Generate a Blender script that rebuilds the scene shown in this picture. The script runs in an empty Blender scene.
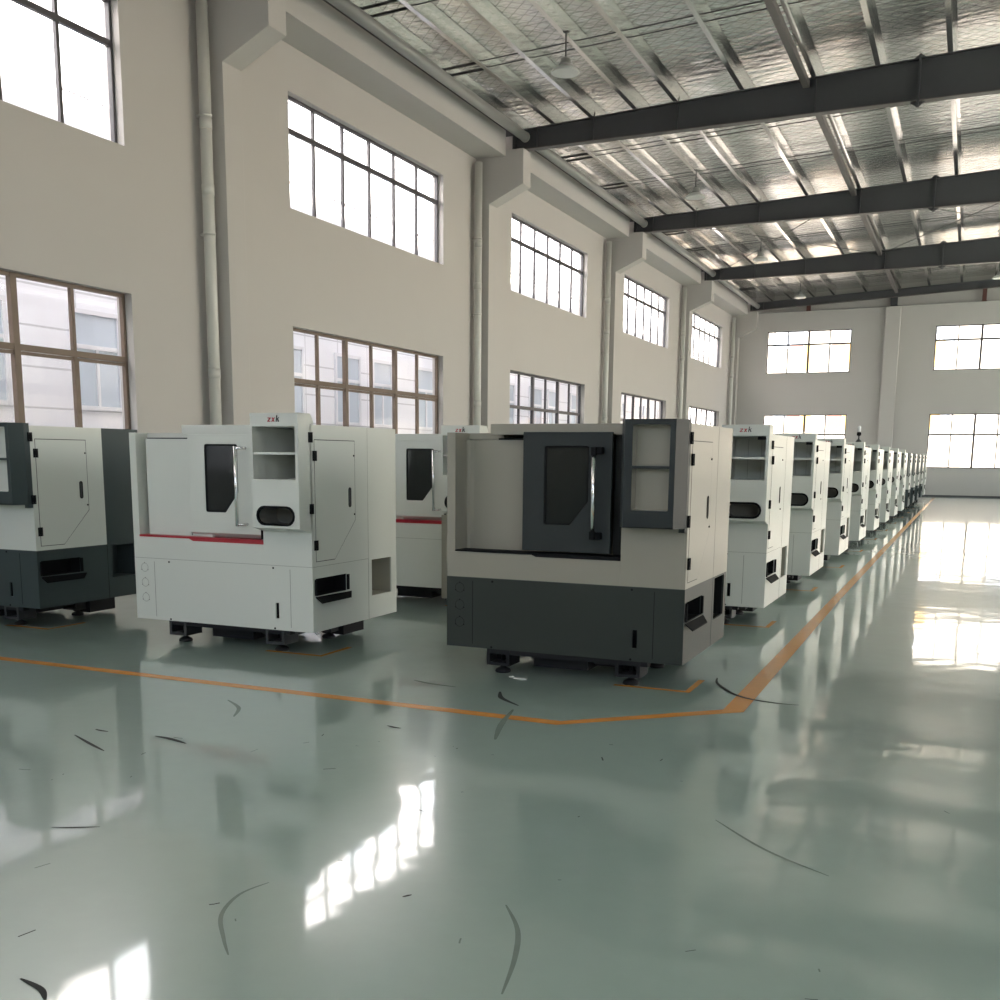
import bpy, bmesh, math, random
from mathutils import Vector, Matrix
random.seed(7)
SC = bpy.context.scene
COL = SC.collection

# ------------------------------------------------------------------ materials
def new_mat(name):
    m = bpy.data.materials.new(name); m.use_nodes = True
    nt = m.node_tree
    return m, nt, nt.nodes['Principled BSDF']

def pbr(name, col, rough=.5, metal=0., spec=.5, noise=0., nscale=6., bump=0., bscale=40., coat=0., rvar=0.):
    m, nt, b = new_mat(name)
    N, L = nt.nodes, nt.links
    b.inputs['Base Color'].default_value = (*col, 1)
    b.inputs['Roughness'].default_value = rough
    b.inputs['Metallic'].default_value = metal
    b.inputs['Specular IOR Level'].default_value = spec
    if coat:
        b.inputs['Coat Weight'].default_value = coat
        b.inputs['Coat Roughness'].default_value = .12
    if noise or bump or rvar:
        tc = N.new('ShaderNodeTexCoord')
    if noise or rvar:
        t = N.new('ShaderNodeTexNoise'); t.inputs['Scale'].default_value = nscale; t.inputs['Detail'].default_value = 4
        L.new(tc.outputs['Object'], t.inputs['Vector'])
    if noise:
        r = N.new('ShaderNodeMapRange')
        r.inputs['To Min'].default_value = 1 - noise; r.inputs['To Max'].default_value = 1 + noise
        L.new(t.outputs['Fac'], r.inputs['Value'])
        mx = N.new('ShaderNodeMix'); mx.data_type = 'RGBA'; mx.blend_type = 'MULTIPLY'
        mx.inputs['Factor'].default_value = 1
        mx.inputs['A'].default_value = (*col, 1)
        L.new(r.outputs['Result'], mx.inputs['B'])
        L.new(mx.outputs['Result'], b.inputs['Base Color'])
    if rvar:
        r2 = N.new('ShaderNodeMapRange')
        r2.inputs['To Min'].default_value = rough - rvar; r2.inputs['To Max'].default_value = rough + rvar
        L.new(t.outputs['Fac'], r2.inputs['Value']); L.new(r2.outputs['Result'], b.inputs['Roughness'])
    if bump:
        t2 = N.new('ShaderNodeTexNoise'); t2.inputs['Scale'].default_value = bscale; t2.inputs['Detail'].default_value = 3
        L.new(tc.outputs['Object'], t2.inputs['Vector'])
        bp = N.new('ShaderNodeBump'); bp.inputs['Strength'].default_value = bump; bp.inputs['Distance'].default_value = .01
        L.new(t2.outputs['Fac'], bp.inputs['Height']); L.new(bp.outputs['Normal'], b.inputs['Normal'])
    return m

def glass_mat(name, tint, gloss=.6):
    m, nt, b = new_mat(name)
    N, L = nt.nodes, nt.links
    out = N['Material Output']; N.remove(b)
    tr = N.new('ShaderNodeBsdfTransparent'); tr.inputs['Color'].default_value = (*tint, 1)
    gl = N.new('ShaderNodeBsdfGlossy'); gl.inputs['Roughness'].default_value = .03
    fr = N.new('ShaderNodeFresnel'); fr.inputs['IOR'].default_value = 1.45
    ml = N.new('ShaderNodeMath'); ml.operation = 'MULTIPLY'; ml.inputs[1].default_value = gloss
    mx = N.new('ShaderNodeMixShader')
    L.new(fr.outputs['Fac'], ml.inputs[0]); L.new(ml.outputs[0], mx.inputs[0])
    L.new(tr.outputs[0], mx.inputs[1]); L.new(gl.outputs[0], mx.inputs[2]); L.new(mx.outputs[0], out.inputs['Surface'])
    return m

def floor_mat():
    m, nt, b = new_mat('green_epoxy')
    N, L = nt.nodes, nt.links
    tc = N.new('ShaderNodeTexCoord')
    n1 = N.new('ShaderNodeTexNoise'); n1.inputs['Scale'].default_value = .55; n1.inputs['Detail'].default_value = 6; n1.inputs['Roughness'].default_value = .6
    n2 = N.new('ShaderNodeTexNoise'); n2.inputs['Scale'].default_value = 9; n2.inputs['Detail'].default_value = 5
    for n in (n1, n2): L.new(tc.outputs['Object'], n.inputs['Vector'])
    cr = N.new('ShaderNodeValToRGB')
    cr.color_ramp.elements[0].position = 0; cr.color_ramp.elements[0].color = (.29, .385, .34, 1)
    cr.color_ramp.elements[1].position = 1; cr.color_ramp.elements[1].color = (.33, .43, .382, 1)
    L.new(n1.outputs['Fac'], cr.inputs['Fac'])
    mx = N.new('ShaderNodeMix'); mx.data_type = 'RGBA'; mx.blend_type = 'MULTIPLY'; mx.inputs['Factor'].default_value = 1
    mr = N.new('ShaderNodeMapRange'); mr.inputs['To Min'].default_value = .94; mr.inputs['To Max'].default_value = 1.06
    L.new(n2.outputs['Fac'], mr.inputs['Value'])
    L.new(cr.outputs['Color'], mx.inputs['A']); L.new(mr.outputs['Result'], mx.inputs['B'])
    L.new(mx.outputs['Result'], b.inputs['Base Color'])
    rr = N.new('ShaderNodeMapRange'); rr.inputs['From Min'].default_value = 0; rr.inputs['From Max'].default_value = 1
    rr.inputs['To Min'].default_value = .27; rr.inputs['To Max'].default_value = .30
    L.new(n1.outputs['Fac'], rr.inputs['Value']); L.new(rr.outputs['Result'], b.inputs['Roughness'])
    b.inputs['Specular IOR Level'].default_value = .6
    b.inputs['Coat Weight'].default_value = 1; b.inputs['Coat IOR'].default_value = 1.55; b.inputs['Coat Roughness'].default_value = .055
    # hand-trowelled waviness
    n3 = N.new('ShaderNodeTexNoise'); n3.inputs['Scale'].default_value = 1.3; n3.inputs['Detail'].default_value = 2
    n4 = N.new('ShaderNodeTexNoise'); n4.inputs['Scale'].default_value = 5; n4.inputs['Detail'].default_value = 1
    for n in (n3, n4): L.new(tc.outputs['Object'], n.inputs['Vector'])
    b1 = N.new('ShaderNodeBump'); b1.inputs['Strength'].default_value = 1; b1.inputs['Distance'].default_value = .0045
    b2 = N.new('ShaderNodeBump'); b2.inputs['Strength'].default_value = 1; b2.inputs['Distance'].default_value = .0005
    L.new(n3.outputs['Fac'], b1.inputs['Height']); L.new(n4.outputs['Fac'], b2.inputs['Height'])
    L.new(b1.outputs['Normal'], b2.inputs['Normal']); L.new(b2.outputs['Normal'], b.inputs['Normal']); L.new(b2.outputs['Normal'], b.inputs['Coat Normal'])
    return m

def foil_mat():
    m, nt, b = new_mat('roof_foil')
    N, L = nt.nodes, nt.links
    tc = N.new('ShaderNodeTexCoord'); sp = N.new('ShaderNodeSeparateXYZ')
    L.new(tc.outputs['Object'], sp.inputs[0])
    def lines(op):
        a = N.new('ShaderNodeMath'); a.operation = op
        L.new(sp.outputs['X'], a.inputs[0]); L.new(sp.outputs['Y'], a.inputs[1])
        q = N.new('ShaderNodeMath'); q.operation = 'DIVIDE'; q.inputs[1].default_value = .27; L.new(a.outputs[0], q.inputs[0])
        f = N.new('ShaderNodeMath'); f.operation = 'FRACT'; L.new(q.outputs[0], f.inputs[0])
        g = N.new('ShaderNodeMath'); g.operation = 'LESS_THAN'; g.inputs[1].default_value = .055; L.new(f.outputs[0], g.inputs[0])
        return g
    mxm = N.new('ShaderNodeMath'); mxm.operation = 'MAXIMUM'
    L.new(lines('ADD').outputs[0], mxm.inputs[0]); L.new(lines('SUBTRACT').outputs[0], mxm.inputs[1])
    mx = N.new('ShaderNodeMix'); mx.data_type = 'RGBA'
    mx.inputs['A'].default_value = (.90, .89, .87, 1); mx.inputs['B'].default_value = (.10, .10, .10, 1)
    L.new(mxm.outputs[0], mx.inputs['Factor']); L.new(mx.outputs['Result'], b.inputs['Base Color'])
    b.inputs['Metallic'].default_value = .9; b.inputs['Roughness'].default_value = .22
    mp = N.new('ShaderNodeMapping'); mp.inputs['Scale'].default_value = (1.2, 6, 1)
    L.new(tc.outputs['Object'], mp.inputs['Vector'])
    n = N.new('ShaderNodeTexNoise'); n.inputs['Scale'].default_value = 1.1; n.inputs['Detail'].default_value = 4
    L.new(mp.outputs[0], n.inputs['Vector'])
    bp = N.new('ShaderNodeBump'); bp.inputs['Strength'].default_value = .75; bp.inputs['Distance'].default_value = .05
    L.new(n.outputs['Fac'], bp.inputs['Height']); L.new(bp.outputs['Normal'], b.inputs['Normal'])
    return m

def facade_mat(name, c, joint, sx, sy, axis):
    """cladding with a rectangular joint grid; axis = the horizontal coordinate"""
    m, nt, b = new_mat(name)
    N, L = nt.nodes, nt.links
    tc = N.new('ShaderNodeTexCoord'); sp = N.new('ShaderNodeSeparateXYZ'); L.new(tc.outputs['Object'], sp.inputs[0])
    gs = []
    for ax, s in ((axis, sx), ('Z', sy)):
        q = N.new('ShaderNodeMath'); q.operation = 'DIVIDE'; q.inputs[1].default_value = s; L.new(sp.outputs[ax], q.inputs[0])
        f = N.new('ShaderNodeMath'); f.operation = 'FRACT'; L.new(q.outputs[0], f.inputs[0])
        g = N.new('ShaderNodeMath'); g.operation = 'LESS_THAN'; g.inputs[1].default_value = .03 / s; L.new(f.outputs[0], g.inputs[0])
        gs.append(g)
    mm = N.new('ShaderNodeMath'); mm.operation = 'MAXIMUM'
    L.new(gs[0].outputs[0], mm.inputs[0]); L.new(gs[1].outputs[0], mm.inputs[1])
    mx = N.new('ShaderNodeMix'); mx.data_type = 'RGBA'
    mx.inputs['A'].default_value = (*c, 1); mx.inputs['B'].default_value = (*joint, 1)
    L.new(mm.outputs[0], mx.inputs['Factor']); L.new(mx.outputs['Result'], b.inputs['Base Color'])
    b.inputs['Roughness'].default_value = .5
    return m

M = dict(
    wall=pbr('white_plaster', (.51, .49, .472), .8, noise=.02, nscale=1.2, bump=.06, bscale=60, spec=.2),
    floor=floor_mat(), foil=foil_mat(),
    orange=pbr('orange_floor_paint', (.64, .27, .06), .22, noise=.12, nscale=7),
    scuff=pbr('rubber_scuff', (.022, .025, .024), .6, noise=.2, nscale=30, spec=.2),
    scuff_faint=pbr('rubber_scuff_faint', (.20, .25, .22), .25, noise=.15, nscale=20),
    steel=pbr('dark_grey_steel_paint', (.060, .060, .066), .5, noise=.05),
    tie=pbr('primer_grey_steel', (.115, .10, .098), .5, noise=.06),
    galv=pbr('galvanised_steel', (.72, .71, .69), .17, metal=.97, noise=.08, nscale=9, rvar=.07),
    tube=pbr('grey_painted_tube', (.30, .30, .29), .4),
    rod=pbr('dark_rod', (.05, .05, .05), .5),
    pvc=pbr('grey_white_pvc', (.58, .58, .55), .4),
    rust=pbr('red_brown_primer', (.10, .036, .03), .7),
    frame_dark=pbr('dark_window_frame', (.07, .067, .075), .45),
    frame_brown=pbr('brown_window_frame', (.16, .115, .085), .5, noise=.25, nscale=5),
    glass=glass_mat('window_glass', (.93, .95, .97)),
    ext_wall=facade_mat('white_tile_cladding', (.80, .80, .83), (.55, .55, .58), 1.3, .62, 'Y'),
    ext_glass=pbr('bluish_glass', (.52, .58, .65), .2),
    ext_frame=pbr('pale_frame', (.7, .7, .72), .5),
    ext_cream=pbr('cream_cladding', (.75, .70, .60), .6),
    ext_yellow=pbr('yellow_panel', (.62, .42, .15), .6),
    ext_red=pbr('brick_red_panel', (.34, .16, .12), .6),
    asphalt=pbr('concrete_yard', (.30, .29, .28), .9, noise=.1, nscale=2),
    lamp_white=pbr('white_enamel', (.62, .62, .60), .4),
    # machine paints
    white=pbr('white_machine_paint', (.63, .645, .60), .30, bump=.05, bscale=240),
    cream=pbr('cream_machine_paint', (.30, .282, .236), .30, bump=.05, bscale=240),
    charcoal=pbr('charcoal_machine_paint', (.026, .031, .032), .42, spec=.3, bump=.05, bscale=240),
    slate=pbr('slate_machine_paint', (.045, .06, .062), .42, spec=.3, bump=.05, bscale=240),
    greygreen=pbr('grey_green_base_paint', (.030, .036, .032), .42, spec=.3, bump=.05, bscale=240),
    seam=pbr('panel_gap', (.20, .20, .18), .8),
    black=pbr('black_plastic', (.009, .009, .010), .75, spec=.1),
    oval=pbr('dim_grey_recess', (.17, .165, .145), .6),
    iron=pbr('black_cast_iron', (.014, .014, .016), .6, spec=.25),
    iron2=pbr('grey_steel_foot', (.028, .029, .031), .5),
    red=pbr('red_trim', (.38, .012, .025), .3),
    chrome=pbr('chrome', (.80, .80, .80), .15, metal=1),
    tint=pbr('dark_machine_glass', (.012, .015, .015), .09, spec=.45),
    tan=pbr('tan_pocket_paint', (.34, .325, .265), .5),
    interior=pbr('dark_interior', (.05, .05, .047), .6),
    letter_red=pbr('red_lettering', (.40, .02, .03), .5),
    letter_black=pbr('black_lettering', (.02, .02, .02), .5),
    plastic=pbr('clear_white_plastic', (.8, .8, .8), .2),
)

# ------------------------------------------------------------------ mesh builder
AX = {'xz': lambda a, b, d: (a, d, b), 'yz': lambda a, b, d: (d, a, b), 'xy': lambda a, b, d: (a, b, d)}

class MB:
    """collects shapes into one mesh; o = offset applied to every vertex"""
    def __init__(s, o=(0, 0, 0)):
        s.bm = bmesh.new(); s.mats = []; s.o = Vector(o)
    def mi(s, m):
        m = M[m] if isinstance(m, str) else m
        if m not in s.mats: s.mats.append(m)
        return s.mats.index(m)
    def v(s, p): return s.bm.verts.new(Vector(p) + s.o)
    def face(s, pts, m, flip=False):
        vs = [s.v(p) for p in pts]
        if flip: vs.reverse()
        f = s.bm.faces.new(vs); f.material_index = s.mi(m); return f
    def box(s, x0, x1, y0, y1, z0, z1, m):
        i = s.mi(m)
        c = [s.v(p) for p in ((x0,y0,z0),(x1,y0,z0),(x1,y1,z0),(x0,y1,z0),(x0,y0,z1),(x1,y0,z1),(x1,y1,z1),(x0,y1,z1))]
        for q in ((0,3,2,1),(4,5,6,7),(0,1,5,4),(1,2,6,5),(2,3,7,6),(3,0,4,7)):
            s.bm.faces.new([c[k] for k in q]).material_index = i
    def prism(s, poly, d0, d1, ax, m):
        """polygon extruded from depth d0 to d1"""
        i = s.mi(m); f = AX[ax]
        A = [s.v(f(a, b, d0)) for a, b in poly]; B = [s.v(f(a, b, d1)) for a, b in poly]
        n = len(poly); fs = [s.bm.faces.new(A), s.bm.faces.new(B[::-1])]
        for k in range(n): fs.append(s.bm.faces.new([A[k], B[k], B[(k+1) % n], A[(k+1) % n]]))
        for q in fs: q.material_index = i
        bmesh.ops.recalc_face_normals(s.bm, faces=fs)
    def plate(s, outer, holes, d0, d1, ax, m):
        """polygonal plate with polygonal holes cut right through"""
        i = s.mi(m); f = AX[ax]; fs = []
        loops = [outer] + list(holes); rings = []
        for d in (d0, d1):
            E = []; rr = []
            for lp in loops:
                vs = [s.v(f(a, b, d)) for a, b in lp]; rr.append(vs)
                for k in range(len(vs)): E.append(s.bm.edges.new((vs[k], vs[(k+1) % len(vs)])))
            g = bmesh.ops.triangle_fill(s.bm, use_beauty=True, use_dissolve=False, edges=E)
            fs += [q for q in g['geom'] if isinstance(q, bmesh.types.BMFace)]
            rings.append(rr)
        for A, B in zip(*rings):
            n = len(A)
            for k in range(n): fs.append(s.bm.faces.new([A[k], B[k], B[(k+1) % n], A[(k+1) % n]]))
        for q in fs: q.material_index = i
        bmesh.ops.recalc_face_normals(s.bm, faces=fs)
    def recess(s, loop, d0, d1, ax, m, mback=None):
        """inside of a pocket: walls from d0 to d1 and the back at d1"""
        f = AX[ax]; n = len(loop)
        for k in range(n):
            a, b = loop[k], loop[(k+1) % n]
            s.face([f(*a, d0), f(*b, d0), f(*b, d1), f(*a, d1)], m)
        s.face([f(*p, d1) for p in loop], mback or m)
    def tube(s, p0, p1, r, m, n=10, r1=None):
        p0, p1 = Vector(p0), Vector(p1); i = s.mi(m); r1 = r if r1 is None else r1
        z = (p1 - p0).normalized(); x = z.orthogonal().normalized(); y = z.cross(x)
        A, B = [], []
        for k in range(n):
            t = 2 * math.pi * k / n; d = x * math.cos(t) + y * math.sin(t)
            A.append(s.v(p0 + d * r)); B.append(s.v(p1 + d * r1))
        for k in range(n):
            q = s.bm.faces.new([A[k], A[(k+1) % n], B[(k+1) % n], B[k]]); q.material_index = i; q.smooth = True
        s.bm.faces.new(A[::-1]).material_index = i; s.bm.faces.new(B).material_index = i
    def lathe(s, c, prof, m, n=20):
        i = s.mi(m); R = []
        for r, z in prof:
            R.append([s.v((c[0] + max(r, 1e-4) * math.cos(2*math.pi*k/n), c[1] + max(r, 1e-4) * math.sin(2*math.pi*k/n), c[2] + z)) for k in range(n)])
        for A, B in zip(R, R[1:]):
            for k in range(n):
                q = s.bm.faces.new([A[k], A[(k+1) % n], B[(k+1) % n], B[k]]); q.material_index = i; q.smooth = True
        s.bm.faces.new(R[0][::-1]).material_index = i; s.bm.faces.new(R[-1]).material_index = i
    def build(s, name, parent=None, bevel=0.):
        me = bpy.data.meshes.new(name)
        s.bm.to_mesh(me); s.bm.free()
        for m in s.mats: me.materials.append(m)
        o = bpy.data.objects.new(name, me); COL.objects.link(o)
        if parent: o.parent = parent
        if bevel:
            bv = o.modifiers.new('edge', 'BEVEL'); bv.width = bevel; bv.segments = 2; bv.limit_method = 'ANGLE'; bv.angle_limit = math.radians(50)
        return o

def tag(o, label=None, cat=None, group=None, kind=None):
    if label: o['label'] = label
    if cat: o['category'] = cat
    if group: o['group'] = group
    if kind: o['kind'] = kind
    return o
def struct(o): o['kind'] = 'structure'; return o
def empty(name, loc, rz=0):
    o = bpy.data.objects.new(name, None); COL.objects.link(o); o.location = loc; o.rotation_euler.z = rz
    o.empty_display_size = .2
    return o
def copy_tree(o, parent=None):
    c = o.copy(); COL.objects.link(c); c.parent = parent
    for ch in list(o.children): copy_tree(ch, c)
    return c
def rect(a0, a1, b0, b1): return [(a0, b0), (a1, b0), (a1, b1), (a0, b1)]
def capsule(a0, a1, b0, b1, n=8):
    """rounded slot, round on the short ends"""
    w, h = a1 - a0, b1 - b0; P = []
    if w >= h:
        r = h / 2
        for k in range(n + 1):
            t = -math.pi/2 + math.pi*k/n; P.append((a1 - r + r*math.cos(t), (b0+b1)/2 + r*math.sin(t)))
        for k in range(n + 1):
            t = math.pi/2 + math.pi*k/n; P.append((a0 + r + r*math.cos(t), (b0+b1)/2 + r*math.sin(t)))
    else:
        r = w / 2
        for k in range(n + 1):
            t = math.pi*k/n; P.append(((a0+a1)/2 + r*math.cos(t), b1 - r + r*math.sin(t)))
        for k in range(n + 1):
            t = math.pi + math.pi*k/n; P.append(((a0+a1)/2 + r*math.cos(t), b0 + r + r*math.sin(t)))
    return P
def rounded(poly, r, n=4):
    """round the corners of a convex polygon"""
    P = []; k = len(poly)
    for i in range(k):
        p = Vector(poly[i]); a = (Vector(poly[i-1]) - p).normalized(); b = (Vector(poly[(i+1) % k]) - p).normalized()
        ang = a.angle(b); t = r / math.tan(ang/2)
        s0, s1 = p + a*t, p + b*t
        for j in range(n + 1):
            u = j / n; q = s0*(1-u)**2 + p*2*u*(1-u) + s1*u*u; P.append((q.x, q.y))
    return P
def scaled(poly, d):
    cx = sum(p[0] for p in poly)/len(poly); cy = sum(p[1] for p in poly)/len(poly)
    w = max(p[0] for p in poly) - min(p[0] for p in poly); h = max(p[1] for p in poly) - min(p[1] for p in poly)
    return [(cx + (a-cx)*(1 + 2*d/w), cy + (b-cy)*(1 + 2*d/h)) for a, b in poly]

# ------------------------------------------------------------------ the building
XW, XR = -10.42, 17.1           # inner faces of the left and right walls
YF, YB = -9.2, 50.05            # front wall (behind the camera) and back wall
RIDGE = 3.4
NEAR = [13.10 + 9.147*k for k in range(-2, 5)]       # near faces of the piers
def roof_z(x): return 8.46 + .05*(min(x, 2*RIDGE - x) + 9.25)   # top of the rafters

b = MB(); b.box(XW-.3, XR+.3, YF-.3, YB+.3, -.25, 0, 'floor'); floor = struct(b.build('floor'))

WIN_Y = [-.4, 8.68, 17.9, 27.0, 36.05, 45.1]
UP, LO = (5.455, 7.23), (1.24, 3.60)
WT = .26
holes = []
for yc in WIN_Y:
    for z0, z1 in (LO, UP): holes.append(rect(yc-2.75, yc+2.75, z0, z1))
b = MB(); b.plate(rect(YF-.3, YB+.3, 0, 8.35), holes, XW, XW-WT, 'yz', 'wall')
struct(b.build('wall_left'))

# right wall: long ribbon windows (outside the picture, they carry the daylight)
RW_Y = [-6.2 + 9.13*k for k in range(2, 6)]
RLO, RUP = (.7, 4.1), (4.5, 7.9)
holes = []
for y0 in RW_Y:
    for z0, z1 in (RLO, RUP): holes.append(rect(y0, y0+8.2, z0, z1))
b = MB(); b.plate(rect(YF-.3, YB+.3, 0, 8.35), holes, XR, XR+WT, 'yz', 'wall')
struct(b.build('wall_right'))

# back wall
BW_X = [-7.03 + 7.06*k for k in range(0, 4)]
BLO, BUP = (1.22, 3.52), (5.34, 7.20)
holes = []
for xc in BW_X:
    for z0, z1 in (BLO, BUP): holes.append(rect(xc-1.82, xc+1.82, z0, z1))
def gable(x): return 8.0 + .012*(min(x, 2*RIDGE - x) + 9)
out = [(XW-.2, 0), (XR+.2, 0), (XR+.2, gable(XR)), (RIDGE, gable(RIDGE)), (XW-.2, gable(XW))]
b = MB(); b.plate(out, holes, YB, YB+WT, 'xz', 'wall')
b.prism([(XW, gable(XW)), (XR, gable(XR)), (XR, roof_z(XR)+.25), (RIDGE, roof_z(RIDGE)+.25), (XW, roof_z(XW)+.25)], YB+.12, YB+WT, 'xz', 'wall')
struct(b.build('wall_back'))

# front wall behind the camera
holes = [rect(xc-2.2, xc+2.2, z0, z1) for xc in (-7.0, -.1, 6.8, 13.6) for z0, z1 in ((.8, 4.2), (4.8, 7.6)) if xc > 5 or z0 > 4]  # unseen openings, added and sized for fill light on the machine fronts
b = MB(); b.plate([(XW-.2, 0), (XR+.2, 0), (XR+.2, 8.4), (RIDGE, 8.9), (XW-.2, 8.4)], holes, YF, YF-WT, 'xz', 'wall')
b.prism([(XW, 8.3), (XR, 8.3), (XR, roof_z(XR)+.25), (RIDGE, roof_z(RIDGE)+.25), (XW, roof_z(XW)+.25)], YF-.1, YF-.05, 'xz', 'wall')
struct(b.build('wall_front'))

# roof sheet with foil underside
b = MB()
z = lambda x: roof_z(x) + .25
for x0, x1 in ((XW-.5, RIDGE), (RIDGE, XR+.5)):
    b.face([(x0, YF-.4, z(x0)), (x0, YB+.4, z(x0)), (x1, YB+.4, z(x1)), (x1, YF-.4, z(x1))], 'foil')
    b.face([(x0, YF-.4, z(x0)+.06), (x1, YF-.4, z(x1)+.06), (x1, YB+.4, z(x1)+.06), (x0, YB+.4, z(x0)+.06)], 'tube')
struct(b.build('ceiling'))

# piers with brackets, ring beam and gable piers
n_trim = 0
def trim(mb, bevel=0.):
    global n_trim
    n_trim += 1
    return struct(mb.build('trim_%d' % n_trim, None, bevel))
for y in NEAR:
    d = .42 if y + .42 < YB else YB - y
    b = MB(); b.prism([(XW-.01, 0), (-10.1, 0), (-10.1, 6.97), (-9.3, 7.33), (-9.3, 8.05), (XW-.01, 8.05)], y, y+d, 'xz', 'wall')
    trim(b, .008)
ys = [YF] + NEAR
for k in range(len(NEAR)-1):
    b = MB(); b.prism([(-9.72, 8.44), (-9.72, 7.93), (XW-.01, 7.93), (XW-.01, 8.44)], NEAR[k]+.42, NEAR[k+1], 'xz', 'wall')
    trim(b)
    b = MB(); b.box(XW-.01, -9.74, NEAR[k]+.42, NEAR[k+1], 8.441, 8.6, 'steel'); trim(b)
for xc in (-3.53, 3.4, 10.4):
    b = MB(); b.box(xc-.3, xc+.3, YB-.22, YB, 0, gable(xc)-.02, 'wall'); trim(b, .008)
b = MB(); b.box(XW+.3, XR, YB-.02, YB, 0, .06, 'steel'); struct(b.build('baseboard_back'))
b = MB(); b.prism([(XW, gable(XW)), (RIDGE, gable(RIDGE)), (RIDGE, gable(RIDGE)+.025), (XW, gable(XW)+.025)], YB-.03, YB, 'xz', 'tube'); trim(b)

# windows ------------------------------------------------------------------
n_win = 0
def window(ax, a0, a1, z0, z1, zbar, n, d, mat, thick=(), out=1):
    """steel window: outer frame, mullions, cross bar; one glass mesh. d = depth of the frame plane"""
    global n_win
    n_win += 1
    b = MB(); f = AX[ax]
    def bar(p0, p1, q0, q1, t=.028):
        c = [f(p0, q0, d - t), f(p1, q1, d + t)]
        b.box(min(c[0][0], c[1][0]), max(c[0][0], c[1][0]), min(c[0][1], c[1][1]), max(c[0][1], c[1][1]), min(c[0][2], c[1][2]), max(c[0][2], c[1][2]), mat)
    w = .045
    bar(a0, a1, z0, z0+w); bar(a0, a1, z1-w, z1); bar(a0, a0+w, z0, z1, .032); bar(a1-w, a1, z0, z1, .032)
    for k in range(1, n):
        a = a0 + (a1-a0)*k/n; h = .045 if k in thick else .026
        bar(a-h, a+h, z0, z1, .036 if k in thick else .026)
    bar(a0, a1, zbar-.038, zbar+.038, .03)
    if mat == 'frame_brown':
        for k in range(n):                                   # sliding sashes below the bar
            p0 = a0 + (a1-a0)*k/n; p1 = a0 + (a1-a0)*(k+1)/n
            bar(p0+.03, p1-.03, zbar-.085, zbar-.045, .018); bar(p0+.03, p0+.06, z0+.04, zbar-.05, .018)
    o = struct(b.build('window_%d' % n_win))
    g = MB(); g.face([f(a0+.02, z0+.02, d), f(a1-.02, z0+.02, d), f(a1-.02, z1-.02, d), f(a0+.02, z1-.02, d)], 'glass')
    struct(g.build('glass_pane', o))
for k, yc in enumerate(WIN_Y):
    near = k <= 2
    window('yz', yc-2.75, yc+2.75, *LO, 2.745, 6, XW-.15, 'frame_brown' if near else 'frame_dark', (2, 4))
    window('yz', yc-2.75, yc+2.75, *UP, 6.70, 6, XW-.15, 'frame_dark', ())
for xc in BW_X:
    window('xz', xc-1.82, xc+1.82, *BLO, 2.64, 4, YB+.1, 'frame_dark', (2,))
    window('xz', xc-1.82, xc+1.82, *BUP, 6.60, 4, YB+.1, 'frame_dark', (2,))
for y0 in RW_Y:
    window('yz', y0, y0+8.2, *RLO, 2.7, 8, XR+.12, 'frame_dark')
    window('yz', y0, y0+8.2, *RUP, 6.6, 8, XR+.12, 'frame_dark')

# roof steel ---------------------------------------------------------------
ORD = ['first', 'second', 'third', 'fourth', 'fifth', 'sixth', 'seventh', 'eighth', 'ninth', 'tenth', 'eleventh', 'twelfth', 'thirteenth', 'fourteenth']
PUR = [-9.45, -8.62, -7.78, -6.83, -5.98, -4.65, -3.28, -2.12, -.87, .41, 1.69, 2.9]
PUR_ALL = PUR + [2*RIDGE - x for x in PUR[::-1]]
RAF = [y + .19 for y in NEAR]
RAF[-1] = YB - .22
def rafter(k, y):
    last = k == len(RAF)-1
    zt = roof_z
    zb = (lambda x: roof_z(x) - .33) if last else (lambda x: 8.05 + .008*(min(x, 2*RIDGE-x) + 9.3))
    r = empty('roof_rafter', (-9.3, y, 8.05))
    o = (9.3, -y, -8.05)
    XL = -9.64; XE = 2*RIDGE - XL
    def poly(lo, hi): return [(XL, lo(XL)), (RIDGE, lo(RIDGE)), (XE, lo(XE)), (XE, hi(XE)), (RIDGE, hi(RIDGE)), (XL, hi(XL))]
    w = MB(o); w.prism(poly(lambda x: zb(x)+.008, lambda x: zt(x)-.008), y-.006, y+.006, 'xz', 'steel'); w.build('web', r)
    for nm, lo, hi in (('bottom_flange', zb, lambda x: zb(x)+.016), ('top_flange', lambda x: zt(x)-.016, zt)):
        f = MB(o); f.prism(poly(lo, hi), y-.1, y+.1, 'xz', 'steel' if nm[0] == 't' else 'tie'); f.build(nm, r)
    for x in (-9.55, -9.05, -7.78, -5.98, -3.28):
        if last and x > -9: continue
        s = MB(o); s.box(x-.006, x+.006, y-.09, y+.09, zb(x)+.014, zt(x)-.014, 'steel')
        if x in (-7.78, -5.98):                               # fly brace lug under the purlin
            s.prism([(y-.10, zt(x)), (y+.02, zt(x)), (y+.02, zt(x)+.15)], x-.006, x+.006, 'yz', 'steel')
        s.build('stiffener', r)
    if not last:
        x = -1.42
        s = MB(o); s.box(x-.022, x+.022, y-.1, y+.1, zb(x)-.07, zt(x)+.07, 'steel')
        for zc, sg in ((zt(x), 1), (zb(x), -1)):
            s.prism([(x-.14, zc), (x+.14, zc), (x+.02, zc+.09*sg), (x-.02, zc+.09*sg)], y-.008, y+.008, 'xz', 'steel')
        s.build('splice_plate', r)
        if k == 1: return r
    return r
raf_lab = {3: 'nearest dark steel rafter, its end on the wall bracket, running up across the roof',
           4: 'second dark steel rafter from the camera, crossing beneath the foil roof',
           5: 'third dark steel rafter, seen beyond the crossing brace rods',
           6: 'slim dark end rafter lying along the top of the back wall',
           2: 'dark steel rafter over the floor in front of the machines'}
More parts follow.
